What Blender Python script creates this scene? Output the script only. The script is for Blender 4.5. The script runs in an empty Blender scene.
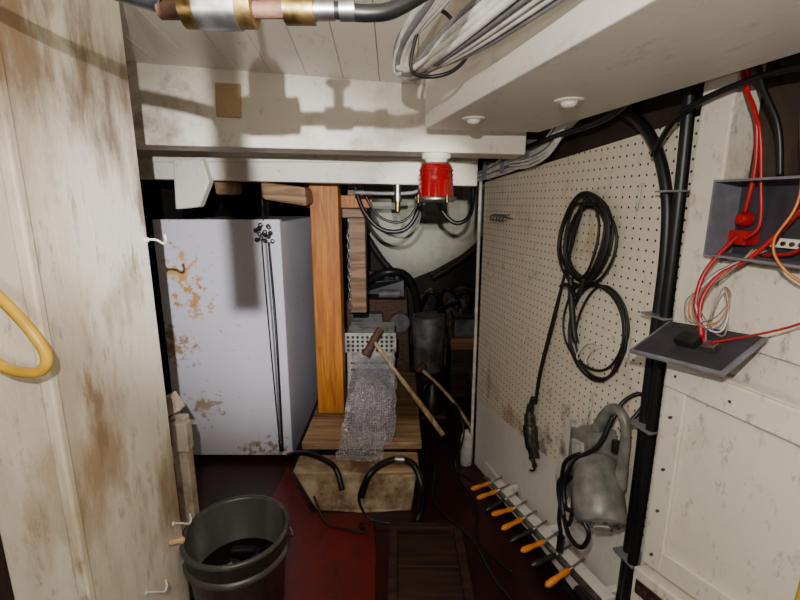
import bpy, math, random
from mathutils import Vector, Matrix, noise
random.seed(7)

# ------------------------------------------------------------------ materials
def newmat(name):
    m=bpy.data.materials.new(name); m.use_nodes=True
    return m, m.node_tree, m.node_tree.nodes['Principled BSDF']
def N(nt,t,**k):
    n=nt.nodes.new(t)
    for a,b in k.items(): setattr(n,a,b)
    return n
def setin(n,**k):
    for a,b in k.items(): n.inputs[a.replace('_',' ')].default_value=b
def c4(c): return (c[0],c[1],c[2],1)

def plain(name,col,rough=.5,metal=0,var=.25,scale=30,bump=.0,**extra):
    m,nt,p=newmat(name)
    tc=N(nt,'ShaderNodeTexCoord'); no=N(nt,'ShaderNodeTexNoise'); no.inputs['Scale'].default_value=scale; no.inputs['Detail'].default_value=5
    nt.links.new(tc.outputs['Object'],no.inputs['Vector'])
    r=N(nt,'ShaderNodeValToRGB'); r.color_ramp.elements[0].position=.35; r.color_ramp.elements[1].position=.7
    r.color_ramp.elements[0].color=c4([x*(1-var) for x in col]); r.color_ramp.elements[1].color=c4([min(1,x*(1+var*.4)) for x in col])
    nt.links.new(no.outputs['Fac'],r.inputs['Fac']); nt.links.new(r.outputs['Color'],p.inputs['Base Color'])
    p.inputs['Roughness'].default_value=rough; p.inputs['Metallic'].default_value=metal
    if bump:
        b=N(nt,'ShaderNodeBump'); b.inputs['Strength'].default_value=bump; b.inputs['Distance'].default_value=.004
        nt.links.new(no.outputs['Fac'],b.inputs['Height']); nt.links.new(b.outputs['Normal'],p.inputs['Normal'])
    for k,v in extra.items(): p.inputs[k.replace('_',' ')].default_value=v
    return m

def grime(name,base,dirt,lo=.5,hi=.68,scale=3,stretch=(1,1,.35),rough=.5,fine=.5,spots=None,holes=False,bump=.25,soft=.1,amt=1.0,sscale=22,thr=.68):
    """painted surface: paint colour + stretched stains + fine speckle (+ local spots: stains and painted-in shade)"""
    m,nt,p=newmat(name); L=nt.links.new
    tc=N(nt,'ShaderNodeTexCoord'); mp=N(nt,'ShaderNodeMapping'); mp.inputs['Scale'].default_value=stretch
    L(tc.outputs['Object'],mp.inputs['Vector'])
    n1=N(nt,'ShaderNodeTexNoise'); setin(n1,Scale=scale,Detail=9,Roughness=.68); L(mp.outputs[0],n1.inputs['Vector'])
    r1=N(nt,'ShaderNodeMapRange'); setin(r1,From_Min=lo,From_Max=hi); L(n1.outputs['Fac'],r1.inputs['Value'])
    n2=N(nt,'ShaderNodeTexNoise'); setin(n2,Scale=scale*9,Detail=8,Roughness=.75); L(mp.outputs[0],n2.inputs['Vector'])
    r2=N(nt,'ShaderNodeMapRange'); setin(r2,From_Min=.56,From_Max=.70,To_Max=fine); L(n2.outputs['Fac'],r2.inputs['Value'])
    n3=N(nt,'ShaderNodeTexNoise'); setin(n3,Scale=1.7,Detail=3); L(tc.outputs['Object'],n3.inputs['Vector'])
    mx0=N(nt,'ShaderNodeMix',data_type='RGBA'); mx0.inputs[6].default_value=c4(base); mx0.inputs[7].default_value=c4([base[0]*.80,base[1]*.75,base[2]*.64])
    L(n3.outputs['Fac'],mx0.inputs[0])
    mx=N(nt,'ShaderNodeMix',data_type='RGBA'); L(r1.outputs[0],mx.inputs[0]); L(mx0.outputs[2],mx.inputs[6]); mx.inputs[7].default_value=c4(dirt)
    mx2=N(nt,'ShaderNodeMix',data_type='RGBA'); L(r2.outputs[0],mx2.inputs[0]); L(mx.outputs[2],mx2.inputs[6]); mx2.inputs[7].default_value=c4([x*.5 for x in dirt])
    out=mx2.outputs[2]
    for (pos,rad,col) in (spots or []):
        d=N(nt,'ShaderNodeVectorMath',operation='DISTANCE'); L(tc.outputs['Object'],d.inputs[0]); d.inputs[1].default_value=pos
        g=N(nt,'ShaderNodeMapRange'); setin(g,From_Min=0,From_Max=rad,To_Min=.28,To_Max=0); L(d.outputs['Value'],g.inputs['Value'])
        n4=N(nt,'ShaderNodeTexNoise'); setin(n4,Scale=sscale,Detail=7,Roughness=.65); L(mp.outputs[0],n4.inputs['Vector'])
        a=N(nt,'ShaderNodeMath',operation='ADD'); L(g.outputs[0],a.inputs[0]); L(n4.outputs['Fac'],a.inputs[1])
        q=N(nt,'ShaderNodeMapRange'); setin(q,From_Min=thr,From_Max=thr+soft,To_Max=amt); L(a.outputs[0],q.inputs['Value'])
        mm=N(nt,'ShaderNodeMix',data_type='RGBA'); L(q.outputs[0],mm.inputs[0]); L(out,mm.inputs[6]); mm.inputs[7].default_value=c4(col); out=mm.outputs[2]
    if holes:
        sp=N(nt,'ShaderNodeSeparateXYZ'); L(tc.outputs['Object'],sp.inputs[0]); sq=[]
        for ax in ('X','Z'):
            a=N(nt,'ShaderNodeMath',operation='ADD'); L(sp.outputs[ax],a.inputs[0]); a.inputs[1].default_value=5
            mo=N(nt,'ShaderNodeMath',operation='MODULO'); L(a.outputs[0],mo.inputs[0]); mo.inputs[1].default_value=.0254
            s=N(nt,'ShaderNodeMath',operation='SUBTRACT'); L(mo.outputs[0],s.inputs[0]); s.inputs[1].default_value=.0127
            k=N(nt,'ShaderNodeMath',operation='MULTIPLY'); L(s.outputs[0],k.inputs[0]); L(s.outputs[0],k.inputs[1]); sq.append(k)
        ad=N(nt,'ShaderNodeMath',operation='ADD'); L(sq[0].outputs[0],ad.inputs[0]); L(sq[1].outputs[0],ad.inputs[1])
        lt=N(nt,'ShaderNodeMath',operation='LESS_THAN'); L(ad.outputs[0],lt.inputs[0]); lt.inputs[1].default_value=.0031**2
        mm=N(nt,'ShaderNodeMix',data_type='RGBA'); L(lt.outputs[0],mm.inputs[0]); L(out,mm.inputs[6]); mm.inputs[7].default_value=(.02,.015,.01,1); out=mm.outputs[2]
    L(out,p.inputs['Base Color']); p.inputs['Roughness'].default_value=rough
    b=N(nt,'ShaderNodeBump'); b.inputs['Strength'].default_value=bump; b.inputs['Distance'].default_value=.003
    L(n2.outputs['Fac'],b.inputs['Height']); L(b.outputs['Normal'],p.inputs['Normal'])
    return m

def woodmat(name,c1,c2,axis='Z',rough=.55,scale=12):
    m,nt,p=newmat(name); L=nt.links.new
    tc=N(nt,'ShaderNodeTexCoord'); mp=N(nt,'ShaderNodeMapping')
    s=[1,1,1]; s['XYZ'.index(axis)]=.08; mp.inputs['Scale'].default_value=s
    L(tc.outputs['Object'],mp.inputs['Vector'])
    n=N(nt,'ShaderNodeTexNoise'); setin(n,Scale=scale*3,Detail=6,Distortion=1.2); L(mp.outputs[0],n.inputs['Vector'])
    r=N(nt,'ShaderNodeValToRGB'); r.color_ramp.elements[0].position=.36; r.color_ramp.elements[1].position=.66
    r.color_ramp.elements[0].color=c4(c1); r.color_ramp.elements[1].color=c4(c2)
    L(n.outputs['Fac'],r.inputs['Fac']); L(r.outputs[0],p.inputs['Base Color']); p.inputs['Roughness'].default_value=rough
    b=N(nt,'ShaderNodeBump'); b.inputs['Strength'].default_value=.3; b.inputs['Distance'].default_value=.003
    L(n.outputs['Fac'],b.inputs['Height']); L(b.outputs['Normal'],p.inputs['Normal'])
    return m

M={}
M['wall']=grime('left_bulkhead_paint',(.88,.82,.71),(.50,.37,.23),.50,.72,3.6,(1,1,.3),fine=.8,soft=.2,amt=.8,sscale=11,thr=.60,bump=.4,
    spots=[((-.585,.98,1.50),.30,(.15,.085,.04)),((-.585,.80,.80),.24,(.36,.23,.12)),((-.585,.78,1.5),.24,(.24,.14,.07)),((-.585,1.02,.6),.27,(.30,.19,.10)),((-.585,.9,1.1),.14,(.28,.19,.11))])  # brown stains; last spot is the yellow hook's shadow put into the colour
M['beam']=grime('beam_paint',(.88,.84,.76),(.50,.38,.25),.60,.8,3,(1,1,1),fine=.5,soft=.22,amt=.75,sscale=10,thr=.64,spots=[((-.75,1.5,1.5),.26,(.22,.14,.08)),((-.1,1.5,1.46),.12,(.5,.38,.25)),((-.3,1.5,1.50),.12,(.5,.4,.28))])  # first spot paints the shadow on the beam's left end; the others are stains
M['ceil']=grime('ceiling_paint',(.88,.85,.78),(.5,.4,.28),.60,.8,3,(1,.3,1),fine=.4)
M['rbeam']=grime('carlin_paint',(.90,.88,.83),(.6,.5,.38),.62,.85,3,(1,.3,1),fine=.35)
M['panel']=grime('side_panel_paint',(.86,.82,.74),(.42,.31,.2),.55,.76,4,(1,1,.5),fine=.75,bump=.35)
M['lower']=grime('lower_board_paint',(.86,.85,.86),(.4,.33,.27),.62,.82,4,(1,1,.5),fine=.4)
M['peg']=grime('pegboard_paint',(.88,.82,.69),(.42,.29,.16),.58,.8,3.5,(1,1,.6),fine=.5,holes=True,soft=.18,amt=.8,sscale=14,thr=.64,spots=[((.80,0,.50),.26,(.10,.07,.05)),((.55,0,.45),.18,(.14,.10,.07)),((.3,0,.42),.2,(.42,.28,.14)),((.75,0,1.2),.2,(.5,.4,.26)),((.1,0,.5),.2,(.4,.28,.16))])
M['frz']=grime('freezer_enamel',(.83,.81,.94),(.72,.68,.74),.6,.9,3,(1,1,1),rough=.33,fine=.1,bump=.04,soft=.09,amt=.9,sscale=24,thr=.655,
    spots=[((-1.02,2.12,.98),.20,(.72,.38,.07)),((-.98,2.12,.84),.17,(.62,.31,.07)),((-.65,2.12,.06),.16,(.3,.18,.08)),((-1.10,2.12,.62),.22,(.42,.25,.10)),((-.98,2.12,.30),.16,(.4,.26,.12)),((-.75,2.12,.06),.13,(.3,.2,.12))])
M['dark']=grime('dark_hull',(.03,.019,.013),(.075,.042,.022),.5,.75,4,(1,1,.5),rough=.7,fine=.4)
M['floor']=grime('bilge_floor',(.045,.008,.006),(.015,.008,.007),.42,.62,4,(1,1,1),rough=.3,fine=.6)
M['red']=grime('red_floor_paint',(.17,.010,.008),(.030,.008,.006),.46,.72,3,(1,1,1),rough=.38,fine=.8)
M['farwhite']=grime('far_hull_paint',(.82,.81,.69),(.36,.30,.22),.53,.78,3,(1,1,1),fine=.5)
M['post']=woodmat('orange_timber',(.30,.085,.006),(.56,.20,.018))
M['wood']=woodmat('old_timber',(.13,.065,.025),(.34,.19,.09),'X')
M['woodl']=woodmat('light_timber',(.26,.15,.07),(.55,.36,.19),'X')
M['woodd']=woodmat('dark_timber',(.018,.008,.005),(.06,.028,.016),'X')
M['paintwood']=grime('flaking_paint_wood',(.74,.64,.52),(.22,.14,.08),.48,.64,9,(1,1,.5),fine=.7)
M['handle']=woodmat('handle_wood',(.30,.17,.07),(.62,.45,.26),'Z')
M['block']=grime('worn_block_paint',(.60,.49,.33),(.20,.11,.05),.40,.60,9,(1,1,1),fine=.8)
M['patch']=grime('bare_wood_patch',(.55,.38,.22),(.35,.2,.1),.5,.7,12,(1,1,1),fine=.5)
M['blk']=plain('black_rubber',(.006,.006,.007),.42)
M['blkcab']=plain('black_cable',(.012,.009,.008),.5)
M['wht']=plain('white_cable',(.78,.76,.72),.4)
M['grycab']=plain('grey_cable',(.22,.21,.22),.45)
M['brass']=plain('tarnished_brass',(.30,.20,.07),.42,1,.7,45,.3)
M['steel']=plain('steel',(.42,.41,.39),.38,1,.5,40)
M['rust']=plain('rusty_steel',(.12,.055,.03),.7,.2,.5,60,.4)
M['tool']=plain('tool_grey_metal',(.19,.185,.17),.38,.0,.45,30)
M['toold']=plain('tool_dark',(.014,.013,.013),.4)
M['plate']=grime('worn_plate',(.62,.60,.56),(.12,.10,.09),.50,.62,14,(1,1,1),rough=.35,fine=.5)
M['label']=plain('tool_label',(.42,.41,.38),.4,0,.3,60)
M['box']=plain('junction_box_grey',(.19,.175,.21),.5)
M['boxi']=plain('junction_box_inside',(.04,.034,.045),.45)
M['redp']=plain('red_wire',(.42,.008,.012),.35)
M['orw']=plain('orange_wire',(.65,.22,.03),.4)
M['yel']=plain('yellow_plastic',(.66,.38,.03),.4)
M['ora']=plain('orange_handle',(.75,.24,.02),.35)
M['bucket']=grime('scuffed_bucket',(.055,.052,.050),(.14,.13,.12),.52,.75,9,(1,1,.3),rough=.32,fine=.4)
M['liquid']=plain('oily_water',(.004,.004,.004),.04)
M['grey']=plain('grey_plastic',(.16,.155,.15),.55,0,.6,14)
M['brown']=plain('brown_cardboard',(.16,.085,.04),.7,0,.5,14)
M['case']=grime('case_paint',(.52,.49,.45),(.12,.09,.06),.5,.7,16,(1,1,1),fine=.6)
M['cork']=plain('wood_knob',(.55,.33,.15),.6)
M['can']=plain('can_white',(.6,.58,.55),.35)
m,nt,p=newmat('red_glass'); p.inputs['Base Color'].default_value=(.26,.0005,.003,1); p.inputs['Roughness'].default_value=.05
p.inputs['Transmission Weight'].default_value=.3; p.inputs['IOR'].default_value=1.5; p.inputs['Coat Weight'].default_value=1
M['redglass']=m
m,nt,p=newmat('bubble_wrap_plastic'); p.inputs['Roughness'].default_value=.10; p.inputs['Base Color'].default_value=(.66,.64,.70,1)
p.inputs['Coat Weight'].default_value=1; p.inputs['Specular IOR Level'].default_value=1
tc=N(nt,'ShaderNodeTexCoord'); v=N(nt,'ShaderNodeTexVoronoi'); v.inputs['Scale'].default_value=95; v.inputs['Randomness'].default_value=.3
b=N(nt,'ShaderNodeBump'); b.inputs['Strength'].default_value=.7; b.inputs['Distance'].default_value=.004; b.invert=True
nt.links.new(tc.outputs['Object'],v.inputs['Vector']); nt.links.new(v.outputs['Distance'],b.inputs['Height']); nt.links.new(b.outputs['Normal'],p.inputs['Normal'])
mr=N(nt,'ShaderNodeMapRange'); setin(mr,From_Min=.25,From_Max=.65,To_Min=.16,To_Max=.48); nt.links.new(v.outputs['Distance'],mr.inputs['Value']); nt.links.new(mr.outputs[0],p.inputs['Alpha'])
M['bubble']=m

# ------------------------------------------------------------------ mesh builder
def smooth_path(pts,n=8,closed=False):
    pts=[Vector(p) for p in pts]
    if len(pts)<3: return pts
    out=[]; L=len(pts)
    rng=L if closed else L-1
    for i in range(rng):
        if closed: p0,p1,p2,p3=pts[(i-1)%L],pts[i],pts[(i+1)%L],pts[(i+2)%L]
        else: p0,p1,p2,p3=pts[max(i-1,0)],pts[i],pts[i+1],pts[min(i+2,L-1)]
        for k in range(n):
            t=k/n
            out.append(.5*((2*p1)+(-p0+p2)*t+(2*p0-5*p1+4*p2-p3)*t*t+(-p0+3*p1-3*p2+p3)*t**3))
    if not closed: out.append(pts[-1])
    return out

class B:
    def __init__(s,name): s.name=name; s.v=[]; s.f=[]; s.m=[]; s.sm=[]; s.mats=[]
    def mi(s,k):
        if k not in s.mats: s.mats.append(k)
        return s.mats.index(k)
    def add(s,vs,fs,mat,sm=False):
        o=len(s.v); s.v+= [Vector(x) for x in vs]
        for f in fs: s.f.append([o+i for i in f]); s.m.append(s.mi(mat)); s.sm.append(sm)
    def box(s,lo,hi,mat,R=None,jit=0):
        c=(Vector(lo)+Vector(hi))/2; h=(Vector(hi)-Vector(lo))/2; vs=[]
        for z in(-1,1):
            for x,y in((-1,-1),(1,-1),(1,1),(-1,1)):
                q=Vector((x*h.x,y*h.y,z*h.z))
                if jit: q+=Vector([random.uniform(-jit,jit) for _ in range(3)])
                if R: q=R@q
                vs.append(c+q)
        s.add(vs,[(3,2,1,0),(4,5,6,7),(0,1,5,4),(1,2,6,5),(2,3,7,6),(3,0,4,7)],mat); return s
    def hexa(s,pts,mat):
        s.add(pts,[(3,2,1,0),(4,5,6,7),(0,1,5,4),(1,2,6,5),(2,3,7,6),(3,0,4,7)],mat); return s
    def prism(s,pts,ext,mat):
        n=len(pts); e=Vector(ext); vs=[Vector(p) for p in pts]+[Vector(p)+e for p in pts]
        s.add(vs,[tuple(range(n))[::-1],tuple(range(n,2*n))]+[(i,(i+1)%n,n+(i+1)%n,n+i) for i in range(n)],mat); return s
    def tube(s,pts,r,mat,seg=8,n=8,closed=False,smooth=True,flat=1):
        P=smooth_path(pts,n,closed) if smooth else [Vector(p) for p in pts]
        L=len(P); vs=[]; prev=None
        for i in range(L):
            t=(P[(i+1)%L]-P[i-1]) if closed else (P[min(i+1,L-1)]-P[max(i-1,0)])
            if t.length<1e-9: t=Vector((0,0,1))
            t.normalize()
            if prev is None:
                a=Vector((0,0,1)) if abs(t.z)<.9 else Vector((1,0,0)); u=t.cross(a).normalized()
            else:
                u=prev-t*prev.dot(t); u.normalize()
            prev=u; w=t.cross(u); rr=r[i*len(r)//L] if isinstance(r,(list,tuple)) else r
            for k in range(seg):
                an=2*math.pi*k/seg; vs.append(P[i]+u*math.cos(an)*rr+w*math.sin(an)*rr*flat)
        fs=[]
        for i in range(L if closed else L-1):
            j=(i+1)%L
            for k in range(seg): fs.append((i*seg+k,i*seg+(k+1)%seg,j*seg+(k+1)%seg,j*seg+k))
        if not closed: fs+=[tuple(range(seg))[::-1],tuple(range((L-1)*seg,L*seg))]
        s.add(vs,fs,mat,True); return s
    def lathe(s,prof,c,axis,mat,seg=24,cap=True,sc=(1,1)):
        ax=Vector(axis).normalized(); a=Vector((0,0,1)) if abs(ax.z)<.9 else Vector((1,0,0)); u=ax.cross(a).normalized(); w=ax.cross(u)
        c=Vector(c); vs=[]
        for r,h in prof:
            for k in range(seg):
                an=2*math.pi*k/seg; vs.append(c+ax*h+u*math.cos(an)*r*sc[0]+w*math.sin(an)*r*sc[1])
        n=len(prof); fs=[(i*seg+k,i*seg+(k+1)%seg,(i+1)*seg+(k+1)%seg,(i+1)*seg+k) for i in range(n-1) for k in range(seg)]
        s.add(vs,fs,mat,True)
        if cap: s.add([vs[k] for k in range(seg)],[tuple(range(seg))[::-1]],mat); s.add([vs[(n-1)*seg+k] for k in range(seg)],[tuple(range(seg))],mat)
        return s
    def cyl(s,p1,p2,r,mat,r2=None,seg=16):
        p1=Vector(p1);p2=Vector(p2); d=p2-p1
        return s.lathe([(r,0),(r if r2 is None else r2,d.length)],p1,d,mat,seg)
    def done(s,frame=None,bevel=0):
        me=bpy.data.meshes.new(s.name); me.from_pydata([tuple(x) for x in s.v],[],s.f)
        for k in s.mats: me.materials.append(M[k])
        for i,p in enumerate(me.polygons): p.material_index=s.m[i]; p.use_smooth=s.sm[i]
        me.update(); import bmesh
        bm=bmesh.new(); bm.from_mesh(me); bmesh.ops.recalc_face_normals(bm,faces=bm.faces); bm.to_mesh(me); bm.free()
        o=bpy.data.objects.new(s.name,me); bpy.context.collection.objects.link(o)
        if frame is not None: o.matrix_world=frame
        if bevel:
            b=o.modifiers.new('bevel','BEVEL'); b.width=bevel; b.segments=2; b.limit_method='ANGLE'; b.angle_limit=.9
        return o

# right wall frame: local x = along the wall toward the viewer, local -y = out into the room, z = up
A=Vector((.2186,-.9758,0)); Nn=Vector((.9758,.2186,0)); O=Vector((.386,2.022,0))
RW=Matrix(((A.x,Nn.x,0,O.x),(A.y,Nn.y,0,O.y),(0,0,1,0),(0,0,0,1)))
def sh(a=0,y=0,z=0,s=1,c=(0,0,0)):
    c=Vector(c); return RW@Matrix.Translation(Vector((a,y,z))+c)@Matrix.Scale(s,4)@Matrix.Translation(-c)

# ------------------------------------------------------------------ shell
B('floor').box((-1.5,-.6,-.08),(1.6,4.6,0),'floor').done()
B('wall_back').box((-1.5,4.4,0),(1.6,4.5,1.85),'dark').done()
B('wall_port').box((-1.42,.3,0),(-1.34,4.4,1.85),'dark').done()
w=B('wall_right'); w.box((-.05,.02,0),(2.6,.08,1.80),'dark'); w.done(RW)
c=B('ceiling')
x=-1.4
def ztop(x): return 1.755-.14*(x+1.34)/1.84
while x<.55:
    c.box((x,-.5,1.76),(x+.110,1.15,1.79),'ceil')
    za,zb=ztop(x),ztop(x+.110)
    c.hexa([(x,1.12,1.757),(x+.110,1.12,1.757),(x+.110,1.52,zb),(x,1.52,za),(x,1.12,1.79),(x+.110,1.12,1.79),(x+.110,1.52,1.79),(x,1.52,1.79)],'ceil')
    x+=.1115
c.box((-1.4,-.5,1.795),(1.6,4.4,1.83),'dark'); c.box((.56,-.5,1.76),(1.4,1.75,1.79),'dark'); c.box((-1.4,1.66,1.70),(1.6,4.4,1.79),'dark')
c.done(bevel=.002)

# left foreground bulkhead
w=B('wall_left')
w.box((-.73,.71,0),(-.585,1.05,1.76),'wall')
w.box((-.80,.735,0),(-.735,1.04,1.76),'dark')
w.box((-.602,.702,0),(-.580,.72,1.76),'wall')
w.done(bevel=.004)

# deck beams
b=B('deck_beam')
b.hexa([(-1.34,1.5,1.49),(.40,1.5,1.447),(.40,1.66,1.447),(-1.34,1.66,1.49),(-1.34,1.5,1.76),(.40,1.5,1.63),(.40,1.66,1.63),(-1.34,1.66,1.76)],'beam')
b.prism([(-.575,1.494,1.56),(-.495,1.494,1.555),(-.49,1.494,1.655),(-.57,1.494,1.66)],(0,.008,0),'patch')
b.done(bevel=.006)
b=B('deck_beam')
b.hexa([(-1.34,1.95,1.40),(.325,1.95,1.365),(.325,2.07,1.365),(-1.34,2.07,1.40),(-1.34,1.95,1.70),(.325,1.95,1.70),(.325,2.07,1.70),(-1.34,2.07,1.70)],'beam')
b.box((-1.34,1.93,1.46),(.31,1.95,1.48),'beam')
b.done(bevel=.005)
b=B('beam_knee'); b.prism([(-.92,1.90,1.47),(-.80,1.90,1.47),(-.78,1.90,1.38),(-.83,1.90,1.28),(-.93,1.90,1.27)],(0,.05,0),'beam'); b.done(bevel=.006)

# starboard carlin (big fore-aft white beam)
b=B('carlin_beam')
b.hexa([(.44,-.3,1.5),(.74,-.3,1.5),(.41,1.40,1.5),(.07,1.34,1.5),(.44,-.3,1.75),(.74,-.3,1.75),(.41,1.40,1.75),(.07,1.34,1.75)],'rbeam')
for (x,y) in ((.34,.97),(.18,1.17),(.50,.55)):
    b.lathe([(.030,0),(.030,-.003),(.016,-.004),(.016,-.010),(.010,-.014),(.002,-.015)],(x,y,1.5),(0,0,1),'rbeam',12)
b.done(bevel=.012)
b=B('side_rail_plank'); b.box((.05,-.09,1.54),(1.06,-.02,1.57),'panel'); b.done(RW,.003)

# ------------------------------------------------------------------ right wall boards
b=B('pegboard'); b.prism([(-.04,0,.36),(1.08,0,.47),(1.08,0,1.475),(-.04,0,1.385)],(0,.008,0),'peg'); b.done(RW)
b=B('hardboard_panel'); b.prism([(-.04,.002,0),(1.08,.002,.12),(1.08,.002,.469),(-.04,.002,.359)],(0,.010,0),'lower'); b.done(RW)
b=B('edge_conduit'); b.tube([(-.055,-.012,0.02),(-.055,-.012,.7),(-.06,-.012,1.36),(-.02,-.02,1.42),(.1,-.03,1.45)],.008,'wht'); b.done(RW)
b=B('wall_stud'); b.box((1.105,-.045,0),(1.175,.018,1.72),'panel'); b.done(RW,.004)
b=B('side_panel'); b.box((1.178,-.010,.0),(2.4,.018,1.20),'panel'); b.box((1.178,-.022,1.035),(2.4,-.011,1.19),'panel'); b.done(RW,.003)
D=sh(.075,0,.025)
b=B('locker_door')
b.prism([(1.075,-.075,.47),(1.60,-.075,.60),(1.60,-.075,.975),(1.075,-.075,.955)],(0,.022,0),'panel')
b.prism([(1.075,-.088,.90),(1.60,-.088,.92),(1.60,-.088,.975),(1.075,-.088,.955)],(0,.012,0),'panel')
b.prism([(1.075,-.084,.47),(1.125,-.084,.482),(1.125,-.084,.9),(1.075,-.084,.898)],(0,.008,0),'panel')
b.prism([(1.125,-.084,.482),(1.60,-.084,.60),(1.60,-.084,.65),(1.125,-.084,.535)],(0,.008,0),'panel')
b.box((1.075,-.052,.48),(1.12,-.046,.95),'panel')
for (q,z) in ((1.10,.93),(1.10,.51),(1.10,.72),(1.22,.93),(1.10,.84),(1.10,.62)): b.cyl((q,-.0895,z),(q,-.084,z),.003,'rust',seg=8)
b.done(D,.003)
b=B('locker_sill'); b.prism([(1.07,-.10,.36),(1.6,-.10,.47),(1.6,-.10,.585),(1.07,-.10,.455)],(0,.054,0),'panel'); b.box((1.07,-.10,-.025),(1.6,-.046,.34),'panel'); b.done(D,.004)
b=B('hinge_plate'); b.prism([(1.085,-.104,.40),(1.17,-.104,.42),(1.17,-.104,.455),(1.085,-.104,.435)],(0,.003,0),'steel')
for i in range(4): b.cyl((1.095+i*.02,-.106,.42+i*.004),(1.095+i*.02,-.103,.42+i*.004),.004,'rust',seg=8)
b.done(D)

# vertical hoses
b=B('black_hose'); b.tube([(1.085,-.055,1.74),(1.078,-.05,1.6),(1.083,-.045,1.3),(1.083,-.04,.9),(1.085,-.045,.5),(1.075,-.05,.2),(1.07,-.05,.02)],.0125,'blk',12)
b.done(RW)
b=B('black_hose'); b.tube([(.55,-.06,1.6),(.70,-.05,1.555),(.84,-.04,1.53),(.955,-.035,1.46),(1.02,-.03,1.35),(1.045,-.028,1.2),(1.045,-.028,.9),(1.05,-.03,.6),(1.045,-.03,.3),(1.04,-.03,.02)],.0125,'blk',12)
for z in (1.32,1.05,.78,.42): b.box((1.030,-.060,z),(1.098,-.0,z+.004),'grycab')
b.done(RW)
b=B('black_cable'); b.tube([(.3,-.06,1.47),(.62,-.06,1.49),(.85,-.07,1.50),(1.0,-.085,1.535),(1.15,-.07,1.555),(1.5,-.07,1.57),(2.0,-.07,1.57)],.009,'blk'); b.done(RW)
b=B('black_cable'); b.tube([(1.0,-.05,1.40),(1.1,-.08,1.47),(1.25,-.07,1.50),(1.45,-.07,1.49),(2.0,-.07,1.50)],.006,'blk'); b.done(RW)

# white cable run along pegboard top
b=B('white_cable_bundle')
for i in range(7):
    o=i*.010
    b.tube([(-.25,-.02-o*.4,1.385+o*.3),(0,-.03,1.395+o*.6),(.25,-.035,1.41+o),(.5,-.04,1.44+o*.8),(.62,-.05,1.48+o),(.75,-.06,1.53+o*.4),(1.0,-.07,1.575+o*.3),(1.8,-.07,1.58+o*.3)],.0048,'wht' if i not in(2,5) else 'grycab',6)
for i in range(3):
    b.tube([(.3,-.05,1.42+.01*i),(.45,-.055,1.415+.012*i),(.58,-.06,1.44+.01*i),(.66,-.06,1.50+.01*i),(.70,-.06,1.56)],.004,'wht',6)
for a_,z_ in ((.05,1.41),(.22,1.425),(.42,1.45)): b.box((a_,-.052,z_-.018),(a_+.006,-.015,z_+.055),'grycab')
b.done(RW)

# ------------------------------------------------------------------ pegboard contents
b=B('coiled_extension_cord')
def oval(c,ra,rz,ph,tilt,yo,n=14):
    pts=[]
    for k in range(n):
        t=2*math.pi*k/n+ph; x=ra*math.cos(t); z=rz*math.sin(t)
        pts.append((c[0]+x*math.cos(tilt)-z*math.sin(tilt),yo+.004*math.sin(3*t),c[1]+x*math.sin(tilt)+z*math.cos(tilt)))
    return pts
for i in range(10):
    b.tube(oval((.75+random.uniform(-.018,.018),1.195+random.uniform(-.012,.012)),.095+random.uniform(-.05,.025),.13+random.uniform(-.03,.012),0,random.uniform(-.3,.22),-.012-.003*i),.0040,'blkcab',6,6,True)
for i in range(4):
    b.tube(oval((.815+random.uniform(-.02,.02),.95+random.uniform(-.012,.012)),.118+random.uniform(-.04,.02),.135+random.uniform(-.035,.015),0,random.uniform(-.3,.3),-.012-.005*i),.0038,'blkcab',6,6,True)
b.tube([(.70,-.02,1.26),(.66,-.02,1.1),(.60,-.02,.90),(.55,-.02,.72),(.535,-.02,.60)],.0042,'blkcab',6)
b.tube([(.74,-.03,1.31),(.68,-.03,1.12),(.635,-.03,.93),(.58,-.03,.74),(.55,-.025,.60)],.0042,'blkcab',6)
b.tube([(.71,-.035,1.08),(.735,-.04,1.0),(.755,-.04,.93),(.77,-.04,.90)],.009,'blkcab',8)
b.tube([(.68,-.045,1.05),(.72,-.05,1.06),(.77,-.05,1.04),(.79,-.045,1.09)],.006,'blkcab',6)
b.done(RW)
b=B('cord_hand_lamp')
b.tube([(.54,-.03,.62),(.53,-.035,.57),(.545,-.04,.52),(.57,-.045,.47),(.60,-.045,.42)],[.010,.014,.02,.026,.024,.018],'toold',10)
for i in range(5): b.tube(oval((.555+.012*i,.53-.03*i),.022,.012,0,-.6,-.045-.002*i,8),.0035,'rust',6,4,True)
b.tube([(.57,-.05,.50),(.61,-.06,.46),(.63,-.06,.40),(.60,-.06,.375)],.004,'blkcab',6)
b.done(RW)
def peg_hook(a,z,k=0,s=1):
    b=B('pegboard_hook')
    if k==0: b.tube([(a,.002,z+.01*s),(a,-.012,z+.01*s),(a,-.014,z-.02*s),(a+.004,-.02,z-.042*s),(a+.016*s,-.03,z-.044*s),(a+.022*s,-.034,z-.028*s)],.0028,'can',6,6)
    else:
        b.tube([(a-.02,.002,z),(a-.02,-.03,z-.004),(a-.018,-.05,z-.03),(a-.006,-.055,z-.04),(a+.004,-.055,z-.03)],.0024,'can',6,6)
        b.tube([(a+.02,.002,z),(a+.02,-.03,z-.004),(a+.022,-.05,z-.03),(a+.034,-.055,z-.04),(a+.042,-.055,z-.028)],.0024,'can',6,6)
        b.tube([(a-.02,-.004,z),(a+.02,-.004,z)],.0024,'can',6,smooth=False)
    b.done(RW)
for a,z,k in ((.105,1.03,0),(.471,1.10,0),(.814,.90,1),(.93,1.33,0),(.097,.60,0),(.83,.75,0),(.55,.50,0),(.95,.95,0),(.42,.83,0)): peg_hook(a,z,k)
b=B('hook_rack')
for i in range(5): b.tube([(.10+.03*i,.002,1.25),(.11+.03*i,-.03,1.245),(.125+.03*i,-.04,1.225),(.145+.03*i,-.035,1.235)],.0024,'steel',6,5)
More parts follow.
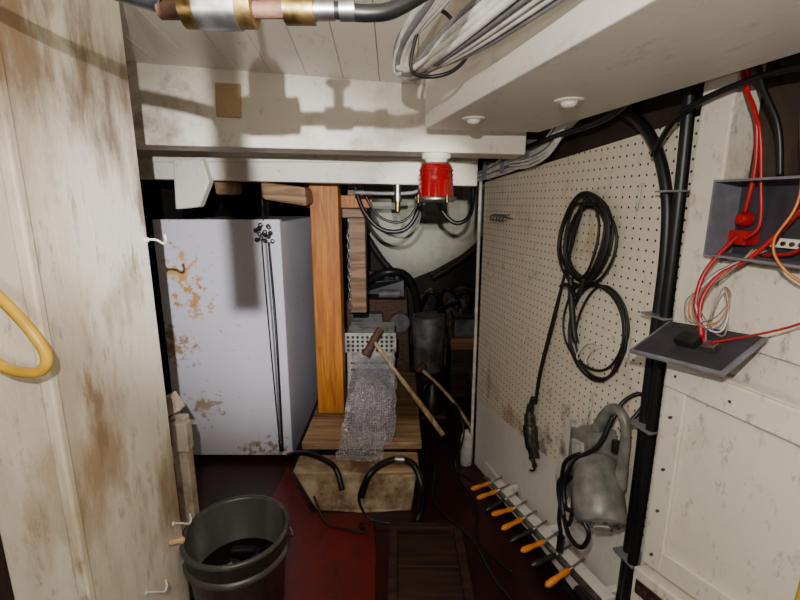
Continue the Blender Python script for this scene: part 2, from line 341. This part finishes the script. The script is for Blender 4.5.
b.tube([(.09,-.006,1.25),(.25,-.006,1.235)],.0026,'steel',6,smooth=False); b.done(RW)

# grey corded power tool
TF=sh(.040,.02,-.005,.96,(.95,-.12,.6))
b=B('power_drill')
b.prism([(.805,-.135,.715),(.865,-.135,.735),(.880,-.135,.62),(.845,-.135,.47),(.785,-.135,.50)],(0,.010,0),'plate')
b.prism([(.855,-.145,.715),(.935,-.145,.735),(.965,-.145,.64),(.925,-.145,.50),(.855,-.145,.505)],(0,.085,0),'tool')
b.prism([(.875,-.152,.69),(.92,-.152,.70),(.935,-.152,.64),(.885,-.152,.63)],(0,.010,0),'label')
ax=Vector((.66,-.28,-.62)).normalized(); u=ax.cross(Vector((0,0,1))).normalized(); w_=ax.cross(u); cc=Vector((.925,-.115,.655))+ax*.168
b.lathe([(.040,0),(.056,.008),(.058,.06),(.063,.065),(.063,.145),(.056,.165),(.030,.172)],(.925,-.115,.655),ax,'tool',26)
for i in range(8):
    t=i*math.pi/4
    b.cyl(cc+(u*math.cos(t)+w_*math.sin(t))*.038,cc+(u*math.cos(t)+w_*math.sin(t))*.038+ax*.004,.006,'toold',seg=8)
b.lathe([(.020,0),(.020,.004)],cc+ax*.004,ax,'label',16)
b.box((.955,-.178,.56),(1.005,-.170,.60),'label',Matrix.Rotation(.7,3,'Y'))
b.tube([(.905,-.10,.72),(.93,-.09,.79),(.965,-.085,.81),(.995,-.085,.78),(1.005,-.09,.70),(1.015,-.10,.62)],[.016,.015,.013,.013,.014,.016],'tool',10)
b.box((.985,-.115,.71),(.998,-.10,.745),'toold')
b.cyl((.86,-.09,.50),(.84,-.09,.455),.018,'steel'); b.cyl((.84,-.09,.455),(.832,-.09,.43),.009,'steel')
b.tube([(.935,-.165,.68),(.885,-.175,.62),(.895,-.18,.52),(.955,-.195,.46),(1.02,-.20,.47),(1.045,-.20,.53),(1.0,-.205,.555),(.93,-.19,.52),(.90,-.18,.58),(.93,-.17,.66),(.97,-.14,.72),(.975,-.11,.80)],.0062,'blk',7)
b.tube([(.92,-.16,.60),(.875,-.18,.56),(.905,-.185,.49),(.965,-.20,.495),(.96,-.19,.575),(.92,-.165,.64)],.0062,'blk',7)
b.tube([(.93,-.165,.62),(.885,-.17,.55),(.868,-.165,.44),(.865,-.155,.39),(.865,-.15,.36)],.0062,'blk',7)
b.cyl((.865,-.15,.365),(.863,-.15,.315),.011,'blk')
b.done(TF,.004)
b=B('tool_strap'); b.tube([(.955,-.10,.76),(.945,-.06,.82),(.955,-.02,.845),(.985,-.03,.83),(.985,-.09,.76)],.006,'blk',6); b.done(TF)

# chisel rail
b=B('tool_rack')
b.prism([(.12,-.018,.055),(1.12,-.10,.225),(1.12,-.10,.275),(.12,-.018,.11)],(0,.012,0),'lower')
b.prism([(.35,-.112,.165),(1.05,-.112,.275),(1.05,-.112,.29),(.35,-.112,.18)],(0,.06,0),'lower')
b.prism([(.33,-.115,.172),(1.06,-.115,.287),(1.06,-.115,.297),(.33,-.115,.182)],(0,.020,0),'steel')
for a_ in (.40,.7,1.0): b.box((a_,-.06,.14+.15*(a_-.35)),(a_+.02,-.0,.17+.157*(a_-.35)),'lower')
b.done(RW,.002)
for i in range(9):
    a0=.40+i*.068; z0=.185+i*.0112
    b=B('chisel')
    b.tube([(a0-.03,-.05,z0+.012),(a0-.005,-.115,z0+.010)],.004,'steel',6,smooth=False)
    b.lathe([(.005,0),(.008,.004),(.0085,.02),(.007,.035),(.0095,.06),(.0088,.078),(.004,.086)],(a0-.005,-.115,z0+.010),(.18-.1*(i%2),-1,-.05-.12*(i%3)),'ora' if i not in(2,5,7) else 'toold',12)
    b.done(RW)
b=B('rubber_hose_end'); b.tube([(1.0,-.13,.28),(1.06,-.135,.29),(1.2,-.14,.27),(1.35,-.14,.22)],.012,'blk',10); b.done(RW)

# ------------------------------------------------------------------ electrical
E=sh(.040)
b=B('junction_box')
a0,a1,z0,z1,y0=1.150,1.345,1.205,1.335,-.075
b.box((a0,-.014,z0),(a1,-.010,z1),'boxi')
b.box((a0-.004,y0,z0-.004),(a0,-.010,z1+.004),'box'); b.box((a1,y0,z0-.004),(a1+.004,-.010,z1+.004),'box')
b.box((a0,y0,z1),(a1,-.010,z1+.004),'box'); b.box((a0,y0,z0-.004),(a1,-.010,z0),'box')
b.box((1.165,-.045,1.225),(1.20,-.016,1.25),'redp'); b.lathe([(.013,0),(.013,.014),(.008,.02)],(1.185,-.03,1.27),(0,-1,0),'redp',14)
b.box((1.23,-.03,1.225),(1.32,-.016,1.24),'wht')
for i in range(6): b.cyl((1.24+i*.014,-.033,1.232),(1.24+i*.014,-.029,1.232),.004,'brass',seg=8)
b.done(E)
b=B('red_wiring')
b.tube([(1.17,-.05,1.70),(1.15,-.06,1.58),(1.165,-.06,1.50),(1.195,-.06,1.44),(1.20,-.05,1.36),(1.19,-.045,1.28)],.0040,'redp',7)
b.tube([(1.19,-.05,1.70),(1.17,-.06,1.56),(1.175,-.06,1.48),(1.205,-.06,1.42),(1.215,-.05,1.33),(1.22,-.045,1.26),(1.20,-.05,1.235)],.0030,'redp',7)
b.tube([(1.18,-.04,1.24),(1.17,-.07,1.20),(1.165,-.09,1.16),(1.17,-.10,1.11),(1.19,-.10,1.07),(1.21,-.11,1.05)],.0042,'redp',7)
b.tube([(1.28,-.04,1.29),(1.25,-.05,1.24),(1.22,-.06,1.20),(1.19,-.08,1.17),(1.18,-.10,1.12),(1.20,-.11,1.06)],.0040,'redp',7)
b.tube([(1.24,-.03,1.23),(1.26,-.04,1.27),(1.28,-.04,1.28),(1.30,-.04,1.25),(1.28,-.04,1.22),(1.23,-.04,1.21)],.003,'redp',7)
b.tube([(1.36,-.03,1.18),(1.35,-.05,1.14),(1.32,-.07,1.11),(1.27,-.09,1.08),(1.22,-.11,1.055)],.0020,'redp',6)
b.done(E)
b=B('orange_wiring')
b.tube([(1.27,-.05,1.60),(1.275,-.07,1.45),(1.295,-.07,1.31),(1.28,-.085,1.24),(1.30,-.085,1.20),(1.34,-.07,1.17)],.0022,'orw',6)
b.done(E)
b=B('pale_wiring')
for i in range(5):
    q=.006*i
    b.tube([(1.22+q,-.05,1.22),(1.20-q,-.08,1.17),(1.15+q,-.10,1.12),(1.17+q*2,-.11,1.08),(1.22+q,-.11,1.10-q),(1.235,-.10,1.14-q),(1.21,-.09,1.15),(1.20,-.10,1.08),(1.21,-.11,1.055)],.0013,'orw' if i==1 else ('wht' if i%2 else 'grycab'),5)
b.tube([(1.20,-.05,1.70),(1.18,-.07,1.60),(1.20,-.07,1.5),(1.235,-.06,1.42),(1.245,-.05,1.34)],.005,'blk',7)
b.tube([(1.16,-.05,1.68),(1.20,-.09,1.59),(1.26,-.09,1.55),(1.31,-.08,1.50),(1.335,-.06,1.43),(1.33,-.05,1.34)],.006,'wht',7)
b.tube([(1.12,-.05,1.70),(1.22,-.09,1.615),(1.32,-.09,1.57),(1.40,-.08,1.5),(1.45,-.07,1.42)],.007,'wht',7); b.done(E)
b=B('junction_box_lid')
R=Matrix.Rotation(math.radians(-2),3,'Y')@Matrix.Rotation(math.radians(26),3,'X')@Matrix.Rotation(math.radians(8),3,'Z')
b.box((1.125,-.165,1.032),(1.315,-.045,1.039),'box',R); b.box((1.132,-.160,1.039),(1.308,-.05,1.0415),'boxi',R)
b.box((1.20,-.13,1.041),(1.24,-.10,1.056),'toold',R); b.box((1.25,-.12,1.042),(1.272,-.10,1.054),'steel',R)
b.done(RW,.002)
b=B('yellow_pipe'); b.tube([(1.50,-.16,.0),(1.50,-.16,.5),(1.505,-.16,.82),(1.51,-.16,.87)],.009,'yel',12); b.done(RW)

# ------------------------------------------------------------------ overhead
b=B('cable_loom')
for i in range(20):
    f=i/19; o=(i%5)*.010; q=(i//5)*.011
    xb=-.002+.022*random.random(); yb=.965+random.uniform(-.02,.04)
    b.tube([(.30+.02*f,.05,1.715),(.21+o*.5,.28,1.70-q*.4),(.125+o*.8,.50,1.665-q*.8),(.055+o*.6,.74,1.635-q),(xb+.004,yb-.06,1.60-q*.5),(xb-.006,yb+.01,1.565-q*.3),(xb+.02,yb-.06,1.535+q*.2),
            (.07+o,.80,1.535+q),(.12+o*1.4,.66,1.54+q),(.18+o*1.5,.50,1.55+q),(.28+o,.25,1.57+q),(.38+o,0,1.59+q)],.0056,'grycab' if i in(1,4,7,12,15) else 'wht',7,6)
b.tube([(.04,.86,1.62),(.02,.87,1.53),(.08,.86,1.52),(.12,.87,1.56),(.08,.87,1.62),(.04,.86,1.62)],.0035,'blk',6)
b.tube([(.14,.52,1.66),(.14,.53,1.56),(.20,.52,1.54),(.25,.52,1.58)],.0035,'blk',6)
b.done()

b=B('fuel_line_fittings')
z=1.487; y=.50
b.tube([(-.5,.44,1.56),(-.38,.48,1.522),(-.28,.50,1.503),(-.235,.50,z+.004)],.008,'blk',10)
b.cyl((-.24,y,z),(-.215,y,z),.009,'rust',seg=6)
b.cyl((-.215,y,z+.003),(-.145,y,z+.003),.020,'brass',seg=20); b.cyl((-.20,y,z+.003),(-.16,y,z+.003),.0215,'steel',seg=20)
b.lathe([(.018,0),(.020,.006),(.020,.035),(.012,.045)],(-.178,y,z+.012),(0,0,1),'brass',18)
b.cyl((-.145,y,z),(-.115,y,z),.008,'rust'); b.cyl((-.115,y,z),(-.085,y,z),.014,'brass',seg=6); b.lathe([(.006,0),(.006,.03),(.014,.035),(.014,.04)],(-.10,y,z),(0,0,1),'steel',12)
b.cyl((-.085,y,z),(-.065,y,z),.010,'steel',seg=6)
b.tube([(-.067,y,z),(-.03,.50,1.484),(.0,.505,1.492),(.05,.52,1.53),(.08,.5,1.58)],.008,'blk',10)
b.cyl((-.06,y,z),(-.045,y,z+.0),.0105,'steel'); b.tube([(-.178,.5,1.5),(-.178,.5,1.76)],.004,'steel',6,smooth=False)
b.done()
b=B('unseen_shadow_strap'); b.box((-.120,.148,1.388),(-.106,.151,1.76),'blk'); b.done()  # occluder added above the view to cast a dark strip on beam and freezer

# red warning light
b=B('red_warning_light')
cx,cy=.12,1.555
b.lathe([(.048,.003),(.048,-.012),(.038,-.016),(.034,-.026)],(cx,cy,1.453),(0,0,1),'beam',24)
b.lathe([(.036,0),(.047,-.006),(.054,-.02),(.057,-.060),(.060,-.112)],(cx,cy,1.428),(0,0,1),'redglass',32)
for k in range(6): b.lathe([(.0555,0),(.0590,-.003),(.0570,-.006)],(cx,cy,1.405-k*.015),(0,0,1),'redglass',32,cap=False)
b.lathe([(.063,0),(.070,-.002),(.070,-.012),(.060,-.018),(.02,-.020)],(cx,cy,1.318),(0,0,1),'steel',28)
for k in range(4):
    t=k*math.pi/2+.5; b.cyl((cx+.068*math.cos(t),cy+.068*math.sin(t),1.298),(cx+.068*math.cos(t),cy+.068*math.sin(t),1.322),.004,'brass',seg=8)
b.done()

# hoses drooping under the second beam
b=B('drooping_hose'); b.tube([(-.20,2.05,1.37),(-.16,2.03,1.26),(-.08,2.02,1.18),(.02,2.02,1.18),(.08,2.03,1.26),(.10,2.05,1.37)],.010,'blk',10)
b.tube([(-.17,2.08,1.36),(-.10,2.08,1.24),(-.0,2.08,1.21),(.07,2.08,1.27),(.08,2.08,1.36)],.006,'blk',8); b.done()
b=B('drooping_hose'); b.tube([(.14,2.02,1.37),(.18,2.02,1.27),(.24,2.01,1.21),(.30,2.02,1.23),(.33,2.09,1.30),(.33,2.12,1.42)],.010,'blk',10); b.done()
b=B('pipe_fitting'); b.cyl((-.01,1.98,1.374),(-.01,1.98,1.30),.018,'steel',seg=8); b.cyl((-.01,1.98,1.30),(-.01,1.98,1.26),.012,'brass'); b.tube([(-.2,1.99,1.34),(-.05,1.98,1.335),(.06,1.98,1.34),(.10,1.98,1.37)],.008,'grycab',8); b.done()

# ------------------------------------------------------------------ freezer
b=B('chest_freezer')
b.box((-1.13,2.14,0),(-.555,2.98,1.21),'frz')
b.box((-1.135,2.085,.03),(-.55,2.128,1.222),'frz')
b.box((-1.12,2.128,.04),(-.565,2.14,1.20),'grycab')
b.done(bevel=.014)
b=B('hanging_pull_cord')
hx=-.618
for k in range(16):
    t=k*.9; b.lathe([(.004,0),(.011,.006),(.011,.014),(.004,.02)],(hx+.028*math.cos(t*1.7),2.062-.008*math.sin(t),1.125+.005*k-.012*math.sin(t)),(math.cos(t),-.4,math.sin(t)),'toold' if k%3 else 'steel',7)
b.tube([(hx-.014,2.066,1.14),(hx-.006,2.066,.7),(hx+.010,2.066,.12)],.0035,'toold',6)
b.tube([(hx+.004,2.066,1.14),(hx+.012,2.066,.7),(hx+.016,2.066,.12)],.0045,'grycab',6)
b.tube([(hx+.020,2.066,1.12),(hx+.030,2.066,.7),(hx+.026,2.066,.10)],.0035,'toold',6)
b.tube([(hx+.014,2.069,1.12),(hx+.022,2.069,.7),(hx+.022,2.069,.10)],.0025,'blk',6)
b.tube([(hx,2.066,1.22),(hx,2.066,1.37)],.003,'toold',6,smooth=False)
b.tube([(hx+.016,2.066,.13),(hx+.018,2.066,.07)],.012,'toold',8,smooth=False)
b.done()

# timber posts
b=B('timber_post'); b.box((-.425,2.16,.225),(-.29,2.27,1.70),'post'); b.done(bevel=.005)
b=B('timber_post'); b.box((-.275,2.42,.70),(-.185,2.52,1.70),'wood'); b.box((-.30,2.36,1.22),(-.17,2.42,1.27),'wood'); b.done(bevel=.005)
b=B('link_chain')
for i in range(16):
    t=i%2; cz=1.15-i*.027; pts=[]
    for k in range(8):
        a=2*math.pi*k/8; dx=.008*math.cos(a); dz=.018*math.sin(a)
        pts.append((-.272+(dx if t else 0),2.40+(0 if t else dx),cz+dz))
    b.tube(pts,.003,'steel',5,3,True)
b.tube([(-.272,2.40,1.16),(-.272,2.40,1.24)],.003,'steel',6,smooth=False)
b.done()
b=B('wood_wedge'); b.box((-.60,1.99,1.30),(-.40,2.12,1.380),'wood',Matrix.Rotation(.12,3,'Y'),.010); b.done(bevel=.012)
b=B('wood_wedge'); b.box((-.79,1.99,1.33),(-.70,2.08,1.388),'wood',None,.008); b.done(bevel=.008)
b=B('wood_lintel'); b.box((-.47,2.28,1.27),(-.14,2.36,1.33),'post',None,.004); b.box((-.47,2.28,1.33),(-.43,2.36,1.70),'wood'); b.done(bevel=.004)

# platform
b=B('timber_platform')
b.box((-.45,1.87,.185),(.10,2.10,.225),'woodl',None,.003); b.box((-.45,2.105,.19),(.10,2.75,.222),'wood')
b.box((-.43,1.90,0),(-.38,2.0,.185),'woodd'); b.box((.03,1.90,0),(.08,2.0,.185),'woodd')
b.box((-.43,2.5,0),(.08,2.55,.19),'woodd'); b.done(bevel=.006)
b=B('painted_timber_block')
b.prism([(-.36,1.70,0),(-.15,1.68,0),(.05,1.70,0),(.07,1.70,.175),(-.46,1.72,.175)],(0,.14,0),'block')
b.box((-.10,1.69,.177),(.08,1.84,.20),'woodl',None,.003)
b.done(bevel=.008)
b=B('floor_hatch_cover'); b.prism([(-.60,.7,0),(-.06,.7,0),(-.09,1.45,0),(-.12,1.665,0),(-.38,1.675,0),(-.56,2.02,0)],(0,0,.012),'red'); b.done(bevel=.002)
b=B('hatch_frame')
x0,x1,y0,y1=-.04,.24,1.14,1.56
b.box((x0,y0,0),(x1,y1,.03),'woodd'); b.box((x0,y1-.03,.03),(x1,y1,.055),'woodd'); b.box((x0,y0,.03),(x1,y0+.03,.055),'woodd'); b.box((x0,y0+.03,.03),(x0+.03,y1-.03,.055),'woodd'); b.box((x1-.03,y0+.03,.03),(x1,y1-.03,.055),'woodd'); b.box((x0+.03,1.35,.03),(x1-.03,1.38,.045),'woodd')
b.done(bevel=.003)

# metal case with holes
b=B('perforated_metal_case')
b.box((-.29,2.34,.225),(-.03,2.60,.60),'case'); b.box((-.30,2.325,.50),(-.02,2.34,.61),'case')
for i in range(10):
    for j in range(4): b.cyl((-.28+i*.026,2.323,.515+j*.024),(-.28+i*.026,2.328,.515+j*.024),.008,'toold',seg=8)
for i in range(5): b.box((-.27,2.332,.27+i*.04),(-.05,2.341,.285+i*.04),'toold')
b.done(bevel=.005)
b=B('bubble_wrap'); nx=36
def sheet(prof,x0,wd,seed,amp):
    pp=smooth_path([(0,y,z) for y,z in prof],8); vs=[]; fs=[]
    for j,q in enumerate(pp):
        for i in range(nx):
            t=i/(nx-1); nn=noise.noise(Vector((t*3.5,j*.10,seed)))*amp+noise.noise(Vector((t*9,j*.25,seed+3)))*amp*.45
            edge=.014*noise.noise(Vector((j*.2,8+seed,0)))
            vs.append((x0+wd*t+.02*math.sin(j*.07)+edge*(1 if t>.5 else -1),q.y-abs(nn)*1.1,q.z+abs(nn)))
    for j in range(len(pp)-1):
        for i in range(nx-1): fs.append((j*nx+i,j*nx+i+1,(j+1)*nx+i+1,(j+1)*nx+i))
    b.add(vs,fs,'bubble',True)
sheet([(2.315,.475),(2.22,.46),(2.08,.455),(1.97,.44),(1.90,.40),(1.865,.33),(1.84,.26),(1.80,.215),(1.74,.21)],-.262,.205,0,.030)
sheet([(2.30,.49),(2.15,.475),(2.0,.465),(1.90,.425),(1.85,.35),(1.83,.28),(1.815,.235)],-.225,.19,5,.035)
b.done()
b=B('cardboard_box'); b.box((-.25,1.96,.226),(-.06,2.28,.42),'brown',None,.004); b.box((-.25,1.95,.36),(-.06,1.96,.42),'brown'); b.done(bevel=.006)

b=B('hammer')
b.tube([(-.13,2.20,.60),(-.02,2.12,.47),(.10,2.05,.33),(.21,2.00,.19)],[.010,.010,.012,.014,.013],'handle',10)
b.cyl((-.17,2.18,.55),(-.10,2.24,.66),.020,'rust'); b.cyl((-.175,2.175,.54),(-.165,2.185,.56),.025,'rust')
b.done()
b=B('pipe_wrench_handle'); b.tube([(.12,2.42,.37),(.20,2.40,.30),(.30,2.36,.2),(.40,2.32,.06)],.010,'handle',8); b.cyl((.10,2.42,.36),(.14,2.42,.40),.02,'rust'); b.done()

# clutter beyond
b=B('grey_drum'); b.lathe([(.10,0),(.105,.01),(.11,.18),(.115,.19),(.11,.20),(.115,.38),(.11,.39),(.09,.385)],(.20,3.0,.15),(0,0,1),'grey',24); b.cyl((.2,3.0,0),(.2,3.0,.15),.13,'woodd'); b.done()
b=B('storage_crate'); b.box((.34,2.85,0),(.60,3.15,.40),'woodd'); b.box((.335,2.84,.34),(.605,3.16,.42),'wood'); b.box((.335,2.84,.16),(.605,2.85,.22),'woodd'); b.done(bevel=.005)
b=B('storage_crate'); b.box((.42,2.45,0),(.62,2.7,.26),'woodd',None,.01); b.box((.415,2.44,.22),(.625,2.71,.27),'brown'); b.done(bevel=.005)
b=B('battery_box'); b.box((.36,2.87,.422),(.56,3.08,.56),'grey',None,.004); b.box((.355,2.865,.54),(.565,3.085,.57),'toold'); b.cyl((.41,2.95,.57),(.41,2.95,.60),.012,'steel'); b.cyl((.51,2.95,.57),(.51,2.95,.60),.012,'steel')
b.tube([(.41,2.95,.60),(.38,2.9,.66),(.30,2.92,.62),(.26,2.98,.56)],.010,'blk',8); b.done(bevel=.006)
b=B('engine_block')
b.box((-.42,3.2,0),(.06,3.7,.62),'rust',None,.02); b.box((-.28,3.25,.62),(.02,3.65,.74),'toold',None,.02); b.box((-.36,3.14,.3),(-.12,3.2,.52),'grey',None,.01)
for i in range(4): b.cyl((-.22+i*.08,3.3,.74),(-.22+i*.08,3.3,.80),.025,'rust')
b.cyl((-.0,3.12,.45),(-.0,3.2,.45),.07,'grey'); b.cyl((-.15,3.15,.66),(.0,3.15,.66),.03,'grey')
b.tube([(-.3,3.2,.7),(-.1,3.1,.82),(.05,3.15,.78),(.12,3.2,.6),(.14,3.25,.3)],.03,'toold',10)
b.done(bevel=.01)
b=B('scrap_heap')
for i in range(34):
    xx=random.uniform(.20,.95);yy=random.uniform(3.25,3.75); s_=random.uniform(.05,.14)
    b.box((xx,yy,.0),(xx+s_,yy+.12,random.uniform(.25,.66)),('woodd','grey','toold','brown','rust')[i%5],Matrix.Rotation(random.uniform(-.5,.5),3,'Y'),.02)
for i in range(6):
    xx=.15+.12*i; b.tube([(xx,3.3,.5),(xx+.06,3.2,.66+.03*(i%2)),(xx+.15,3.22,.6),(xx+.2,3.3,.4)],.014,'toold',8)
b.done(bevel=.006)
b=B('bilge_pump'); b.lathe([(.07,0),(.07,.12),(.05,.14),(.05,.20),(.03,.22)],(.20,2.62,0),(0,0,1),'toold',20); b.tube([(.20,2.62,.20),(.22,2.55,.27),(.14,2.48,.22),(.13,2.5,.05)],.016,'blk',10); b.box((.12,2.54,0),(.28,2.70,.02),'rust'); b.done()
b=B('far_hull_panel'); b.prism([(-.36,4.0,1.45),(.95,4.0,1.45),(.80,4.0,1.05),(.55,4.0,.84),(.30,4.0,.70),(.05,4.0,.60),(-.10,4.0,.75),(-.30,4.0,1.0)],(0,.03,0),'farwhite')
b.prism([(-.5,4.035,0),(1.0,4.035,0),(1.0,4.035,1.45),(-.5,4.035,1.45)],(0,.03,0),'dark'); b.done()
b=B('hull_stringer'); b.tube([(.28,3.93,.64),(.5,3.93,.78),(.72,3.9,.98),(.90,3.85,1.3)],.035,'woodd',8); b.tube([(-.42,3.9,1.3),(-.28,3.9,1.0),(-.1,3.9,.74),(.1,3.9,.6)],.03,'woodd',8); b.done()
b=B('spray_can'); b.lathe([(.028,0),(.03,.004),(.03,.15),(.022,.165),(.012,.17),(.012,.185)],(.335,2.06,0),(0,0,1),'can',18); b.done()

# floor hoses / cables
b=B('bilge_hose'); b.tube([(-.56,2.02,.06),(-.50,1.86,.17),(-.42,1.80,.215),(-.33,1.75,.215),(-.27,1.70,.20),(-.24,1.66,.13)],.012,'blk',10)
b.tube([(-.16,1.66,.10),(-.13,1.67,.19),(-.07,1.72,.215),(.0,1.74,.222),(.06,1.70,.215),(.09,1.65,.15),(.09,1.64,.06),(.07,1.62,.015)],.014,'blk',10)
b.cyl((-.02,1.74,.222),(.02,1.735,.222),.018,'steel'); b.tube([(-.15,1.66,.17),(-.17,1.64,.1),(-.13,1.62,.03),(-.04,1.60,.02),(.04,1.61,.015)],.006,'blk',7); b.done()
b=B('floor_cable')
b.tube([(.14,2.0,.02),(.16,1.85,.10),(.14,1.72,.06),(.17,1.6,.07),(.27,1.45,.07),(.33,1.30,.03),(.42,1.15,.02)],.006,'blkcab',7)
b.tube([(-.36,1.66,.10),(-.30,1.60,.02),(-.2,1.56,.02),(-.14,1.55,.02),(-.16,1.60,.02),(-.10,1.62,.02)],.005,'blkcab',7)
b.tube([(.30,2.1,.02),(.28,1.9,.02),(.33,1.7,.02),(.30,1.5,.02),(.40,1.35,.02)],.005,'blkcab',7)
b.tube([(.2,2.2,.25),(.28,2.1,.3),(.31,2.0,.2),(.27,1.95,.05),(.35,1.85,.03)],.005,'blk',7); b.done()

# bucket
b=B('black_bucket')
b.lathe([(.10,0),(.105,.005),(.138,.39),(.146,.395),(.146,.405),(.138,.408),(.132,.40),(.105,.06),(.0,.055)],(-.46,1.10,.0),(0,0,1),'bucket',40,cap=False)
b.lathe([(.139,.33),(.144,.335),(.144,.345),(.136,.35)],(-.46,1.10,.0),(0,0,1),'bucket',40,cap=False)
b.lathe([(.10,0),(.0,.0)],(-.46,1.10,.001),(0,0,1),'bucket',40,cap=False)
b.lathe([(.126,.27),(.0,.27)],(-.46,1.10,0),(0,0,1),'liquid',40,cap=False)
b.tube([(-.52,1.05,.28),(-.48,1.10,.29),(-.44,1.08,.285),(-.42,1.14,.29),(-.50,1.15,.285)],.012,'blk',8)
b.box((-.50,1.04,.27),(-.40,1.08,.295),'grey',Matrix.Rotation(.6,3,'Z'))
b.tube([(-.598,1.10,.385),(-.60,1.16,.33),(-.56,1.24,.30),(-.46,1.265,.29),(-.36,1.24,.30),(-.32,1.16,.33),(-.322,1.10,.385)],.003,'steel',6)
b.done()

# wooden rack on left
b=B('slatted_wood_rack')
b.box((-.765,1.37,.0),(-.715,1.41,.60),'paintwood'); b.box((-.92,1.32,.60),(-.70,1.36,.66),'paintwood',Matrix.Rotation(-.45,3,'Y'))
b.box((-.74,1.33,.50),(-.69,1.37,.60),'paintwood')
b.box((-.90,1.36,.44),(-.715,1.37,.50),'paintwood'); b.box((-.90,1.25,.18),(-.68,1.29,.26),'paintwood',Matrix.Rotation(-.15,3,'Y')); b.box((-.90,1.34,0),(-.86,1.38,.66),'paintwood')
b.box((-.73,1.26,0),(-.69,1.30,.25),'paintwood')
b.done(bevel=.004)

# hooks on left wall
def cup_hook(x,y,z):
    b=B('cup_hook'); b.tube([(x-.01,y,z),(x+.02,y+.002,z),(x+.032,y+.012,z-.010),(x+.034,y+.022,z-.004),(x+.030,y+.026,z+.010)],.0028,'can',6,6); b.cyl((x-.002,y,z),(x+.004,y,z),.006,'can',seg=10); b.done()
cup_hook(-.583,1.04,1.215); cup_hook(-.583,1.01,.49); cup_hook(-.583,.87,.42)
b=B('wooden_knob'); b.lathe([(.006,0),(.009,.01),(.007,.02),(.010,.03),(.004,.036)],(-.585,.985,.455),(1,.3,0),'cork',12); b.done()
b=B('yellow_hook')
b.tube([(-.70,.712,1.21),(-.66,.68,1.195),(-.61,.665,1.165),(-.565,.655,1.12),(-.542,.655,1.075),(-.548,.655,1.05),(-.575,.66,1.040),(-.63,.675,1.045),(-.70,.705,1.08)],.0085,'yel',10); b.done()

# ------------------------------------------------------------------ lights
def light(name,t,loc,e,col,**k):
    l=bpy.data.lights.new(name,t); l.energy=e; l.color=col
    for a,v in k.items(): setattr(l,a,v)
    o=bpy.data.objects.new(name,l); bpy.context.collection.objects.link(o); o.location=loc; return o
def aim(o,t): o.rotation_euler=(Vector(t)-o.location).to_track_quat('-Z','Y').to_euler()
light('work_lamp','POINT',(-.05,-.05,1.45),32,(1,.95,.87),shadow_soft_size=.004)
s=light('added_fill_spot','SPOT',(-.05,-.05,1.45),180,(.93,.93,1),shadow_soft_size=.004,spot_size=math.radians(46),spot_blend=.9); aim(s,(-.60,2.2,1.0))  # added spot at the main lamp, brightens the freezer
s=light('added_fill_spot','SPOT',(.02,-.05,1.42),150,(1,.97,.88),shadow_soft_size=.01,spot_size=math.radians(15),spot_blend=.8); aim(s,(.22,4.0,1.18))  # narrow spot added to lift the far hull panel
light('low_lamp','POINT',(-.36,.0,1.22),6,(1,.93,.85),shadow_soft_size=.008)
wd=bpy.data.worlds.new('w'); bpy.context.scene.world=wd; wd.use_nodes=True
wd.node_tree.nodes['Background'].inputs[0].default_value=(.9,.85,.8,1); wd.node_tree.nodes['Background'].inputs[1].default_value=.01

cam=bpy.data.cameras.new('camera'); cam.lens=20.25; cam.sensor_width=36; cam.clip_start=.01
co=bpy.data.objects.new('camera',cam); bpy.context.collection.objects.link(co)
co.location=(0,0,1.3); co.rotation_euler=(math.radians(77.7),0,0); bpy.context.scene.camera=co
